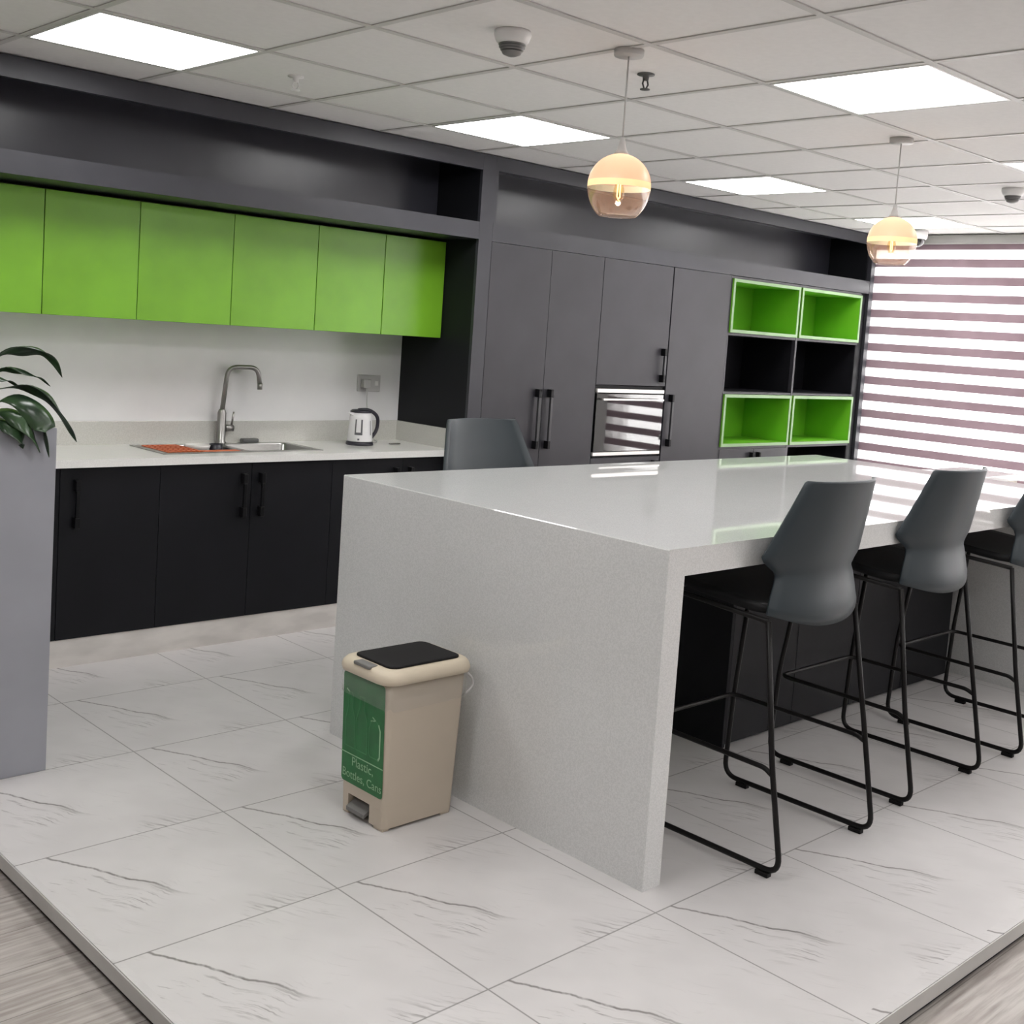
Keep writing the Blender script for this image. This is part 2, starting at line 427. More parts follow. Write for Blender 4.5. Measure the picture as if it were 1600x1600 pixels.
# window wall with two openings
WZ0, WZ1 = 0.36, 2.33
wr = MB()
for (a, b) in ((YF, -6.0), (-3.1, -2.9), (-1.40, -1.02), (1.60, YB)): wr.box(XR, XR+0.2, a, b, -0.2, CH)
for (a, b) in ((-6.0, -3.1), (-2.9, -1.40), (-1.02, 1.60)):
    wr.box(XR, XR+0.2, a, b, -0.2, WZ0); wr.box(XR, XR+0.2, a, b, WZ1, CH)
wr.build('wall_right', 'wall', kind='structure')
def window(idx, a, b, nm):
    fr = MB().box(XR+0.09, XR+0.14, a, b, WZ0, WZ0+0.05).box(XR+0.09, XR+0.14, a, b, WZ1-0.05, WZ1)
    for i in range(nm+1):
        y = a + (b-a)*i/nm; fr.box(XR+0.091, XR+0.139, max(a, y-0.025), min(b, y+0.025), WZ0+0.05, WZ1-0.05)
    o = fr.build('window_%d' % idx, 'glassframe', kind='structure')
    MB().box(XR+0.112, XR+0.118, a, b, WZ0+0.02, WZ1-0.02).build('pane', 'pane', o)
window(1, -1.02, 1.60, 2); window(2, -2.9, -1.40, 2); window(3, -6.0, -3.1, 3)
# suspended ceiling grid
tb = MB()
gx0, gx1 = -6, 9
for i in range(-9, 10): tb.box(i*0.6-0.012, i*0.6+0.012, YF, 1.545, CH-0.004, CH-0.0005)
for j in range(-11, 3): tb.box(XL, XR, j*0.6-0.012, j*0.6+0.012, CH-0.0045, CH-0.0008)
tb.build('trim_3', 'tbar', kind='structure')

# ------------------------------------------------------------------ ceiling panel lights
LAB = {(-2, 1): 'bright square ceiling panel light above the green cabinets, farthest left',
       (1, 1): 'bright square ceiling panel light left of the near glass pendant, above the dark post',
       (4, 1): 'bright square ceiling panel light over the grey tall cabinets, right of the near pendant',
       (7, 1): 'bright square ceiling panel light seen behind the far glass pendant',
       (1, -2): 'largest bright ceiling panel light, upper right, over the bar stools',
       (4, -2): 'bright ceiling panel light cut off at the right edge of the view'}
def panel_light(label, grp):
    t = thing('ceiling_panel_light', label, 'ceiling light', (0, 0, CH), grp)
    fr = MB()
    for (x0, x1, y0, y1) in ((-.288, .288, -.288, -.278), (-.288, .288, .278, .288), (-.288, -.278, -.278, .278), (.278, .288, -.278, .278)):
        fr.box(x0, x1, y0, y1, CH-0.006, CH-0.0005)
    z = t.location.z
    fr.build('frame', 'white', t)
    MB().box(-.278, .278, -.278, .278, CH-0.005, CH-0.001).build('diffuser', 'panel', t)
    return t
first = None
cells = [(-2, 1), (1, 1), (4, 1), (7, 1), (1, -2), (4, -2), (7, -2), (-2, -2), (-2, -5), (1, -5), (4, -5), (-5, -2), (-5, 1), (7, -5), (-5, -5), (-2, -8), (1, -8), (4, -8)]
for c in cells:
    lab = LAB.get(c) or ('unseen ceiling panel light, ' + {1: 'kitchen wall row', -2: 'stool row', -5: 'first row behind camera', -8: 'last row behind camera'}[c[1]]
                         + ', ' + {-5: 'farthest from window', -2: 'far left', 1: 'middle', 4: 'second from window', 7: 'nearest window'}[c[0]])
    o = panel_light(lab, 'square ceiling panel lights') if first is None else copy_tree(first)
    if first is None: first = o
    o['label'] = lab; o.location = ((c[0]+0.5)*0.6, (c[1]+0.5)*0.6, CH)

# ------------------------------------------------------------------ blinds
def blind(y0, y1, label):
    X = 5.235
    t = thing('zebra_blind', label, 'window blind', (X, (y0+y1)/2, 0.38), 'striped window blinds')
    MB().box(X-0.035, X+0.035, y0, y1, 2.335, 2.400, 0.008).build('headrail', 'offwhite', t)
    rows = []
    for i in range(76):
        z = 2.34 - i*(2.34-0.405)/75
        rows.append([Vector((X + 0.004*math.sin(j*1.3+i*0.05)*min(1, i/45), y0+0.005+(y1-y0-0.01)*j/24,
                             z - 0.006*math.sin(PI*j/24)*(i/75)**2)) for j in range(25)])
    MB().quadgrid(rows).build('fabric', 'zebra', t)
    MB().box(X-0.014, X+0.014, y0, y1, 0.382, 0.408, 0.006).build('bottom_rail', 'offwhite', t)
    return t
blind(-1.06, 1.60, 'striped day and night roller blind lowered over the window beside the shelf cubes')
blind(-2.95, -1.36, 'striped roller blind over the narrower window beyond the right edge')
blind(-6.05, -3.05, 'striped roller blind over the wide window behind the camera')

# ------------------------------------------------------------------ joinery: left kitchen run
FY = 1.55   # front plane of the tall units and of the bulkhead
KL = -2.25  # left end of the run
def handle(parent, x, y, z0, z1, vertical=True, two=True):
    hd = MB()
    hd.box(x-0.011, x+0.011, y-0.034, y, z0, z0+0.045, 0.003).box(x-0.011, x+0.011, y-0.034, y, z1-0.045, z1, 0.003)
    hd.box(x-0.006, x+0.006, y-0.030, y-0.021, z0+0.02, z1-0.02)
    h = hd.build('handle', 'handle', parent)
    MB().box(x-0.008, x+0.008, y-0.033, y-0.019, z0+0.0455, z1-0.0455, 0.002).build('grip_bar', 'bar' if two else 'handle', h)  # sleeve over the core bar, painted with its reflection where two is set
    return h

# bulkhead with the long open niche over the green cabinets
t = thing('bulkhead_shelf', 'long graphite bulkhead with open niche above the green wall cabinets', 'bulkhead', (-0.5, FY, 1.967))
MB().box(KL, 1.2535, FY, FY+0.03, 2.318, CH-0.006).build('fascia', 'frame', t)
MB().box(KL, 1.2535, FY, FY+0.03, 1.967, 2.055).build('shelf_front', 'frame', t)
MB().box(KL, 1.2535, FY+0.03, 1.90, 1.967, 1.985).box(KL, 1.2535, FY+0.03, 1.90, 2.037, 2.055).build('shelf', 'niche', t)
MB().box(KL, 1.2535, 1.90, 1.92, 1.967, CH-0.006).build('back_panel', 'niche', t)
MB().box(KL, 1.2535, FY+0.03, 1.90, CH-0.03, CH-0.006).build('top_panel', 'niche', t)

# post and side panel between the two runs
t = thing('end_panel', 'tall graphite post panel between green cabinets and grey tall doors', 'panel', (1.30, 1.85, 0))
MB().box(1.255, 1.275, FY+0.02, YB-0.002, 0.0, CH-0.006).build('side_panel', 'dark', t)
MB().box(1.2545, 1.345, FY, FY+0.02, 0.0, CH-0.006).build('front_post', 'frame', t)

# green wall cabinets
seams = [-1.73, -1.31, -0.863, -0.456, -0.004, 0.452, 0.854, 1.251]
gl = ['green wall cabinet out of view at the left', 'green wall cabinet at the left edge above the plant, mostly cut off',
      'green wall cabinet second from the left edge, above the plant leaves',
      'green wall cabinet left of the faucet, third from the left edge',
      'green wall cabinet straight above the kitchen faucet', 'green wall cabinet above the counter between faucet and kettle',
      'rightmost green wall cabinet, beside the dark side panel and above the socket']
for i in range(7):
    x0, x1 = seams[i], seams[i+1]
    t = thing('wall_cabinet', gl[i], 'wall cabinet', ((x0+x1)/2, 1.97, 1.448), 'green wall cabinets')
    MB().box(x0+0.001, x1-0.001, 1.82, YB-0.002, 1.4485, 1.952).build('body', 'green', t)
    MB().box(x0+0.0018, x1-0.0018, 1.80, 1.8195, 1.448, 1.952, 0.0015).build('door', 'green', t)

# backsplash and worktop
MB().box(KL, 1.254, YB-0.006, YB-0.0005, 0.90, 1.4475).build('trim_4', 'splash', kind='structure')
WT0, WT1 = 0.836, 0.869
SX0, SX1, SY0, SY1 = -0.325, 0.485, 1.745, 2.055
t = thing('worktop', 'long white stone kitchen worktop holding sink and kettle', 'worktop', (-0.5, 1.9, WT0))
wt = MB()
wt.box(KL, SX0, 1.63, YB-0.007, WT0, WT1).box(SX1, 1.253, 1.63, YB-0.007, WT0, WT1)
wt.box(SX0, SX1, 1.63, SY0, WT0, WT1).box(SX0, SX1, SY1, YB-0.007, WT0, WT1)
wt.build('slab', 'counter', t)
MB().box(KL, 1.238, YB-0.022, YB-0.0065, WT1, 0.975).box(1.238, 1.2535, 1.66, YB-0.0065, WT1, 0.975).build('upstand', 'upstand', t)

# base cabinets
bs = [-1.70, -1.25, -0.822, -0.386, 0.062, 0.505, 0.935, 1.252]
bl = ['dark base cabinet hidden at the far left behind the planter', 'dark base cabinet behind the grey planter',
      'dark base cabinet just right of the planter with handle on its left edge', 'dark base cabinet under the left half of the sink',
      'dark base cabinet under the right half of the sink', 'dark base cabinet behind the island corner, under the kettle',
      'dark base cabinet rightmost in the run, beside the tall units']
bh = [-1.29, -0.866, -0.757, 0.016, 0.109, 0.888, 0.978]
for i in range(7):
    x0, x1 = bs[i], bs[i+1]
    t = thing('base_cabinet', bl[i], 'base cabinet', ((x0+x1)/2, 1.9, 0.118), 'dark base cabinets under the worktop')
    MB().box(x0+0.001, x1-0.001, 1.68, 1.70, 0.118, WT0-0.001).box(x0+0.001, x0+0.017, 1.70, YB-0.008, 0.118, WT0-0.001)\
        .box(x1-0.017, x1-0.001, 1.70, YB-0.008, 0.118, WT0-0.001).box(x0+0.017, x1-0.017, 1.70, YB-0.008, 0.118, 0.136).build('body', 'dark', t)
    d = MB().box(x0+0.0012, x1-0.0012, 1.66, 1.6795, 0.118, WT0-0.004, 0.001).build('door', 'dark', t)
    handle(d, bh[i], 1.66, 0.585, 0.785, two=False)
MB().box(KL, 1.253, 1.664, 1.69, 0.0, 0.1165).build('baseboard_back', 'plinth', kind='structure')

# ------------------------------------------------------------------ tall units
MB().box(1.346, 5.05, FY+0.03, FY+0.05, 0.0, 0.099).build('baseboard_right', 'dark', kind='structure')
DT = 1.962
def tall(name, label, x0, x1):
    t = thing(name, label, 'tall cabinet', ((x0+x1)/2, 1.85, 0.0), 'grey tall cabinets')
    return t
t = tall('tall_cabinet', 'grey tall cabinet with two full doors and paired handles behind the grey chair back', 1.346, 2.220)
MB().box(1.347, 2.219, FY+0.02, YB-0.002, 0.10, DT-0.002).build('body', 'dark', t)
for (x0, x1, hx) in ((1.3465, 1.795, 1.745), (1.795, 2.219, 1.838)):
    d = MB().box(x0+0.0012, x1-0.0012, FY, FY+0.0195, 0.10, DT, 0.001).build('door', 'tall', t)
    handle(d, hx, FY, 0.875, 1.205)
# oven housing
t = tall('oven_cabinet', 'grey tall cabinet housing the black oven, short door above it', 2.221, 2.846)
MB().box(2.222, 2.845, FY+0.02, YB-0.002, 1.236, DT-0.002).box(2.222, 2.845, FY+0.02, YB-0.002, 0.10, 0.812)\
    .box(2.222, 2.230, FY+0.02, YB-0.002, 0.812, 1.236).box(2.840, 2.845, FY+0.02, YB-0.002, 0.812, 1.236).build('body', 'dark', t)
d = MB().box(2.2215, 2.8440, FY, FY+0.0195, 1.2375, DT, 0.001).build('door', 'tall', t); handle(d, 2.793, FY, 1.262, 1.467)
d = MB().box(2.2215, 2.8440, FY, FY+0.0195, 0.45, 0.809, 0.001).build('drawer', 'tall', t)
MB().box(2.765, 2.805, FY-0.03, FY, 0.770, 0.785, 0.003).build('knob', 'handle', d)
MB().box(2.2215, 2.8440, FY, FY+0.0195, 0.10, 0.447, 0.001).build('drawer', 'tall', t)
# oven
t = thing('built_in_oven', 'black glass built-in oven with bright steel strips, reflecting the blinds', 'oven', (2.535, 1.8, 0.814))
MB().box(2.232, 2.838, FY+0.012, FY+0.45, 0.814, 1.234).build('body', 'black', t)
MB().box(2.233, 2.837, FY-0.004, FY+0.0115, 0.846, 1.186, 0.002).build('door_glass', 'ovenglass', t)
MB().box(2.233, 2.837, FY-0.006, FY+0.0115, 1.192, 1.214, 0.002).build('control_strip', 'chrome', t)
MB().box(2.233, 2.837, FY-0.004, FY+0.0115, 0.822, 0.842, 0.002).build('bottom_strip', 'chrome', t)
hh = MB().box(2.26, 2.81, FY-0.034, FY-0.024, 1.148, 1.160, 0.003).box(2.28, 2.295, FY-0.026, FY-0.003, 1.149, 1.159).box(2.775, 2.79, FY-0.026, FY-0.003, 1.149, 1.159)
hh.build('handle', 'chrome', t)
# single tall door
t = tall('tall_cabinet', 'grey tall cabinet with one door between the oven and the green shelf cubes', 2.847, 3.434)
MB().box(2.848, 3.433, FY+0.02, YB-0.002, 0.10, DT-0.002).build('body', 'dark', t)
d = MB().box(2.8545, 3.4325, FY, FY+0.0195, 0.10, DT, 0.001).build('door', 'tall', t); handle(d, 2.899, FY, 0.868, 1.188)

# open shelf unit with green cubes
SX = [3.436, 4.236, 5.052]
t = thing('shelf_unit', 'graphite open shelf unit holding green cubes beside the window', 'shelf unit', (4.3, 1.85, 0.0))
cs = MB()
cs.box(3.436, 3.450, FY+0.002, 1.985, 0.10, DT-0.001)
cs.box(4.226, 4.246, FY+0.002, 1.985, 0.10, DT-0.001)
cs.box(3.450, 4.226, FY+0.004, 1.985, 1.580, 1.596).box(4.246, 5.040, FY+0.004, 1.985, 1.580, 1.596)
cs.box(3.450, 4.226, FY+0.004, 1.985, 1.199, 1.214).box(4.246, 5.040, FY+0.004, 1.985, 1.199, 1.214)
cs.box(3.450, 4.226, FY+0.004, 1.985, 0.835, 0.851).box(4.246, 5.040, FY+0.004, 1.985, 0.835, 0.851)
cs.box(3.450, 5.040, FY+0.004, 1.985, 1.946, DT-0.001)
cs.build('carcass', 'tall', t)
MB().box(5.040, 5.054, FY+0.015, 1.985, 0.10, DT-0.001).build('dark_side', 'black', t)
MB().box(3.436, 5.054, 1.985, 2.0, 0.10, DT-0.001).build('back_panel', 'black', t)
MB().box(3.4505, 4.2255, FY+0.03, 1.9845, 1.2145, 1.2165).box(4.2465, 5.0395, FY+0.03, 1.9845, 1.2145, 1.2165)\
    .box(4.222, 4.2255, FY+0.03, 1.9845, 1.2165, 1.5795).box(5.036, 5.0395, FY+0.02, 1.9845, 1.2165, 1.5795)\
    .box(5.036, 5.0395, FY+0.02, 1.9845, 0.45, 0.8345).build('dark_lining', 'black', t)
for (x0, x1, hx) in ((3.452, 3.834, 3.797), (3.837, 4.225, 3.876)):
    d = MB().box(x0, x1, FY, FY+0.018, 0.10, 0.834, 0.001).build('door', 'tall', t)
    MB().box(hx-0.011, hx+0.011, FY-0.032, FY-0.0005, 0.60, 0.812, 0.004).build('handle', 'handle', d)
cubes = [(3.452, 4.224, 1.598, 1.944, 'green open shelf cube in the upper left of the shelf unit'),
         (4.248, 5.036, 1.598, 1.944, 'green open shelf cube in the upper right, nearest the blinds'),
         (3.452, 4.224, 0.853, 1.197, 'green open shelf cube in the lower left, above the small black handles'),
         (4.248, 5.036, 0.853, 1.197, 'green open shelf cube in the lower right, next to the blinds')]
for (x0, x1, z0, z1, lab) in cubes:
    c = thing('shelf_cube', lab, 'shelf cube', ((x0+x1)/2, 1.75, z0), 'green shelf cubes')
    w = 0.020; y0, y1 = FY-0.010, 1.93
    ib = MB()
    ib.box(x0, x0+w, y0+0.004, y1, z0, z1).box(x1-w, x1, y0+0.004, y1, z0, z1).box(x0+w, x1-w, y0+0.004, y1, z0, z0+w)
    ib.box(x0+w, x1-w, y0+0.004, y1, z1-w, z1).box(x0+w, x1-w, y1-0.012, y1, z0+w, z1-w)
    ib.build('box', 'greenin', c)
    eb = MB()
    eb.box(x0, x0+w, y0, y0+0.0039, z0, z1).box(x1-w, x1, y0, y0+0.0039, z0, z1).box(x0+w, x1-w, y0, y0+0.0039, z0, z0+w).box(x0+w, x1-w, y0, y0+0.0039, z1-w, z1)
    eb.build('front_edge', 'greenedge_lit', c)  # front rims take the green with the light painted in

# bulkhead niche over the tall units, and the right end post
t = thing('bulkhead_shelf', 'graphite bulkhead with open niche above the grey tall cabinets', 'bulkhead', (3.3, FY, 1.964))
MB().box(1.346, 5.135, FY, FY+0.03, 2.326, CH-0.006).build('fascia', 'frame', t)
MB().box(1.346, 5.135, FY, FY+0.03, 1.9645, 2.057).build('shelf_front', 'frame', t)
MB().box(1.346, 5.135, FY+0.03, 1.90, 2.037, 2.057).build('shelf', 'niche', t)
MB().box(1.346, 5.135, 1.90, 1.92, 1.967, CH-0.006).build('back_panel', 'niche', t)
MB().box(1.346, 1.366, FY+0.001, 1.90, 2.057, 2.326).build('left_cheek', 'frame', t)
MB().box(5.120, 5.135, FY+0.03, 1.90, 2.057, CH-0.03).build('right_cheek', 'dark', t)
MB().box(1.346, 5.135, FY+0.03, 1.90, CH-0.03, CH-0.006).build('top_panel', 'niche', t)
t = thing('end_panel', 'slim graphite end post between the shelf unit and the blinds', 'panel', (5.16, 1.8, 0))
MB().box(5.136, 5.188, FY-0.002, YB-0.002, 0.0, CH-0.006, 0.001).build('post', 'frame', t)
MB().box(5.056, 5.1355, FY+0.02, FY+0.035, 0.0, 1.9640).build('filler_strip', 'dark', t)

# ------------------------------------------------------------------ sink, faucet, kettle, socket
t = thing('kitchen_sink', 'inset stainless steel double sink in the white worktop', 'sink', (0.08, 1.9, 0.70))
def bowl(x0, x1, y0, y1, zt, zb, r=0.03):
    pts = []
    def ring(a0, a1, b0, b1, z, rr):
        out = []
        for cx, cy, s in ((a1-rr, b1-rr, 0), (a0+rr, b1-rr, 1), (a0+rr, b0+rr, 2), (a1-rr, b0+rr, 3)):
            for q in range(5):
                a = PI/2*s + PI/2*q/4; out.append(Vector((cx+rr*math.cos(a), cy+rr*math.sin(a), z)))
        return out
    rings = [ring(x0, x1, y0, y1, zt, r), ring(x0+0.004, x1-0.004, y0+0.004, y1-0.004, zt-0.006, r), ring(x0+0.012, x1-0.012, y0+0.012, y1-0.012, zb+0.02, r), ring(x0+0.03, x1-0.03, y0+0.03, y1-0.03, zb, r)]
    m = MB(); rows = [rg+[rg[0]] for rg in rings]; m.quadgrid(rows, True)
    m._add(rings[-1], [list(range(len(rings[-1])))])
    return m
ZS = WT1+0.0035
bx = (SX0+0.022, 0.075, 0.105, SX1-0.022)
rim = MB()
rim.box(SX0-0.012, bx[0], SY0-0.012, SY1+0.012, WT1+0.0003, ZS).box(bx[3], SX1+0.012, SY0-0.012, SY1+0.012, WT1+0.0003, ZS)
rim.box(bx[1], bx[2], SY0-0.012, SY1+0.012, WT1+0.0003, ZS)
for a, b in ((bx[0], bx[1]), (bx[2], bx[3])):
    rim.box(a, b, SY0-0.012, SY0+0.018, WT1+0.0003, ZS).box(a, b, SY1-0.03, SY1+0.012, WT1+0.0003, ZS)
rim.build('rim', 'steel', t)
for a, b in ((bx[0], bx[1]), (bx[2], bx[3])):
    bw = bowl(a, b, SY0+0.018, SY1-0.03, ZS, 0.70).build('bowl', 'steel', t)
    MB().cyl(((a+b)/2, 1.89, 0.7005), 0.035, 0.004).build('drain', 'steeldk', bw)
# orange drying rack lying in the left bowl
rk = MB()
ra, rb, ya, yb, zr = bx[0]+0.006, bx[0]+0.17, SY0+0.024, SY1-0.036, ZS+0.003
for i in range(8):
    x = ra+(rb-ra)*i/7; rk.box(x-0.005, x+0.005, ya, yb, zr-0.028, zr)
rk.box(ra, rb, ya, ya+0.010, zr-0.028, zr+0.001).box(ra, rb, yb-0.010, yb, zr-0.028, zr+0.001).box(ra, rb, (ya+yb)/2-0.006, (ya+yb)/2+0.006, zr-0.028, zr-0.004)
rk.build('dish_rack', 'orange', None, 'orange ribbed plastic drying rack in the left sink bowl', 'dish rack')
tb_ = MB().box(rb+0.012, bx[1]-0.008, ya, ya+0.05, zr-0.05, zr-0.002, 0.004)
tb_.build('cutting_board', 'orange', None, 'orange board standing along the front of the left sink bowl', 'board')
MB().lathe([(0.0001, 0), (0.028, 0), (0.034, 0.006), (0.056, 0.045), (0.060, 0.058), (0.056, 0.058), (0.050, 0.044), (0.03, 0.010), (0.0001, 0.008)], (-0.05, 1.965, 0.823), 28)\
    .build('bowl', 'porcelain', None, 'small white bowl in the left sink bowl beside the orange rack', 'bowl')
MB().lathe([(0.0001, 0), (0.026, 0), (0.032, 0.07), (0.029, 0.07), (0.024, 0.006), (0.0001, 0.006)], (0.035, 1.945, 0.815), 24)\
    .build('cup', 'kettledark', None, 'dark cup in the left sink bowl just below the faucet', 'cup')
MB().box(0.255, 0.345, 2.072, 2.108, WT1+0.0005, WT1+0.022, 0.006).build('sponge', 'grille', None, 'dark scouring sponge lying behind the right sink bowl', 'sponge')
# faucet
FX, FYY = 0.140, 2.088
t = thing('kitchen_faucet', 'tall brushed steel kitchen faucet with square bent spout behind the sink', 'faucet', (FX, FYY, WT1))
MB().lathe([(0.0001, 0), (0.027, 0), (0.027, 0.006), (0.021, 0.010), (0.021, 0.150), (0.017, 0.162), (0.0135, 0.168), (0.0001, 0.168)], (FX, FYY, WT1), 24).build('body', 'steeldk', t)
sp = fillet([(FX, FYY, WT1+0.16), (FX+0.022, FYY, 1.243), (FX+0.166, FYY-0.035, 1.246), (FX+0.180, FYY-0.037, 1.160)], 0.05, 8)
MB().tube(sp, 0.0115, 14).build('spout', 'steeldk', t)
MB().tube([(FX+0.1795, FYY-0.037, 1.170), (FX+0.181, FYY-0.037, 1.138)], 0.0125, 14).build('nozzle', 'steeldk', t)
lv = MB().tube([(FX+0.018, FYY, WT1+0.075), (FX+0.062, FYY, WT1+0.075)], 0.017, 16).build('lever_hub', 'steeldk', t)
MB().tube([(FX+0.054, FYY, WT1+0.078), (FX+0.062, FYY-0.004, WT1+0.155)], [0.006, 0.0045], 10).build('lever', 'steeldk', lv)
# kettle
KX, KY = 0.855, 1.93
t = thing('electric_kettle', 'white electric kettle with dark handle on the worktop', 'kettle', (KX, KY, WT1))
MB().lathe([(0.0001, 0), (0.070, 0), (0.072, 0.004), (0.070, 0.014), (0.066, 0.018), (0.0001, 0.018)], (KX, KY, WT1), 36).build('base', 'kettledark', t)
kb = MB().lathe([(0.0001, 0.019), (0.064, 0.019), (0.066, 0.024), (0.063, 0.08), (0.058, 0.14), (0.055, 0.168), (0.0001, 0.168)], (KX, KY, WT1), 36).build('body', 'kettlewhite', t)
MB().lathe([(0.0001, 0.1685), (0.056, 0.1685), (0.057, 0.174), (0.048, 0.182), (0.0001, 0.186)], (KX, KY, WT1), 36).build('lid', 'kettledark', t)
MB()._add([(KX-0.050, KY-0.014, WT1+0.150), (KX-0.050, KY+0.014, WT1+0.150), (KX-0.082, KY, WT1+0.166), (KX-0.050, KY-0.018, WT1+0.168), (KX-0.050, KY+0.018, WT1+0.168), (KX-0.088, KY, WT1+0.170)],
          [(0, 1, 2), (3, 5, 4), (0, 2, 5, 3), (1, 4, 5, 2), (0, 3, 4, 1)]).build('spout', 'kettlewhite', t)
hp = fillet([(KX-0.02, KY-0.004, WT1+0.181), (KX+0.045, KY-0.01, WT1+0.184), (KX+0.098, KY-0.018, WT1+0.150), (KX+0.095, KY-0.018, WT1+0.075), (KX+0.058, KY-0.012, WT1+0.030)], 0.05, 7)
MB().tube(hp, 0.0095, 12).build('handle', 'kettledark', t)
# front graphics: gauge windows facing the room
def on_kettle(ang, z, r_off=0.0012):
    r = 0.066 - (z-0.024)*(0.066-0.057)/0.13 + r_off
    return Vector((KX + r*math.cos(ang), KY + r*math.sin(ang), WT1+z))
gb = MB(); A0 = math.radians(-128)
for (a, b, z0, z1) in ((-0.42, -0.30, 0.065, 0.135), (0.08, 0.22, 0.065, 0.135), (-0.42, 0.22, 0.055, 0.068), (0.95, 1.05, 0.055, 0.130), (-0.15, 0.0, 0.028, 0.037)):
    gb.quadgrid([[on_kettle(A0+a+(b-a)*i/4, z) for i in range(5)] for z in (z0, (z0+z1)/2, z1)], False)
gb.build('water_gauge', 'kettlegrey', kb)
# socket, plug and cord
t = thing('wall_socket', 'pale double wall socket on the backsplash above the kettle', 'socket', (1.04, YB-0.006, 1.135))
MB().box(0.965, 1.115, YB-0.016, YB-0.0065, 1.132, 1.222, 0.003).build('plate', 'socket', t)
MB().box(1.078, 1.098, YB-0.020, YB-0.0160, 1.165, 1.190, 0.001).build('switch', 'white', t)
t = thing('kettle_cord', 'pale kettle power cord hanging from the wall socket to the worktop', 'cord', (1.0, YB-0.03, WT1))
MB().box(0.982, 1.030, YB-0.052, YB-0.0162, 1.152, 1.200, 0.006).build('plug', 'cordgrey', t)
cp = fillet([(1.006, YB-0.045, 1.155), (1.004, YB-0.05, 1.05), (1.045, YB-0.045, 0.955), (1.055, YB-0.06, 0.874), (1.04, 2.02, 0.8735), (0.96, 1.965, 0.8735), (KX+0.071, KY+0.012, 0.8735)], 0.06, 6)
MB().tube(cp, 0.0035, 8).build('cable', 'cordgrey', t)
# a small dark clip and scattered bits lying on the worktop beside the kettle
MB().box(1.035, 1.105, 1.905, 1.917, WT1+0.0005, WT1+0.007, 0.002).build('teaspoon', 'steeldk', None, 'small dark spoon lying on the worktop right of the kettle', 'spoon')

# ------------------------------------------------------------------ island
IX0, IX1, IY0, IY1, IZ = -0.305, 2.80, -1.068, 0.43, 0.955
t = thing('kitchen_island', 'large white speckled stone island with waterfall sides', 'kitchen island', ((IX0+IX1)/2, (IY0+IY1)/2, 0))
def prism_xz(poly, y0, y1):
    m = MB(); n = len(poly)
    m._add([(x, y0, z) for x, z in poly] + [(x, y1, z) for x, z in poly],
           [list(range(n)), list(range(2*n-1, n-1, -1))] + [(i, n+i, n+(i+1) % n, (i+1) % n) for i in range(n)])
    return m
SL, LT, RT = 0.078, 0.075, 0.10
prism_xz([(IX0+LT, IZ-SL), (IX1-RT, IZ-SL), (IX1, IZ-0.003), (IX1-0.003, IZ), (IX0+0.003, IZ), (IX0, IZ-0.003)], IY0, IY1).build('countertop', 'quartz', t)
prism_xz([(IX0, 0), (IX0+LT, 0), (IX0+LT, IZ-SL), (IX0, IZ-0.003)], IY0, IY1).build('side_panel', 'quartz', t)
prism_xz([(IX1-RT, 0), (IX1, 0), (IX1, IZ-0.003), (IX1-RT, IZ-SL)], IY0, IY1).build('side_panel', 'quartz', t)
t = thing('island_cabinet', 'black storage cabinet standing beneath the island top behind the stools', 'cabinet', (1.73, -0.26, 0))
MB().box(0.845, 2.615, -0.47, -0.02, 0.0, IZ-0.080).build('body', 'dark', t)
for i in range(4):
    a = 0.845+i*0.4425; MB().box(a+0.001, a+0.4415, -0.497, -0.4705, 0.012, IZ-0.082, 0.001).build('front_panel', 'dark', t)
MB().box(0.828, 0.8445, -0.497, -0.02, 0.0, IZ-0.080).build('side_panel', 'black', t)

# ------------------------------------------------------------------ bar stools (built facing +Y about a local origin)
def shell_rows():
    # backrest outline: z, half width, y at the edge, y at the middle (rear face seen by the camera)
    prof = [(0.746, 0.243, -0.160, -0.225, 0.040), (0.768, 0.236, -0.158, -0.230, 0.030), (0.795, 0.228, -0.157, -0.222, 0.018), (0.835, 0.212, -0.156, -0.212, 0.006),
            (0.856, 0.204, -0.152, -0.210, 0), (0.868, 0.210, -0.148, -0.211, 0), (0.886, 0.234, -0.142, -0.213, 0), (0.900, 0.254, -0.139, -0.216, 0), (0.912, 0.261, -0.140, -0.219, 0),
            (0.926, 0.256, -0.145, -0.223, 0), (0.985, 0.236, -0.166, -0.238, 0), (1.060, 0.213, -0.192, -0.256, 0), (1.122, 0.195, -0.212, -0.270, 0), (1.136, 0.189, -0.216, -0.274, 0), (1.141, 0.184, -0.218, -0.276, 0)]
    rows = []
    for z, h, ye, ym, dz in prof:
        row = []
        for j in range(17):
            q = -1+2*j/16
            row.append(Vector((h*q, ym+(ye-ym)*abs(q)**2.4, z - dz*(1-q*q))))
        rows.append(row)
    return rows
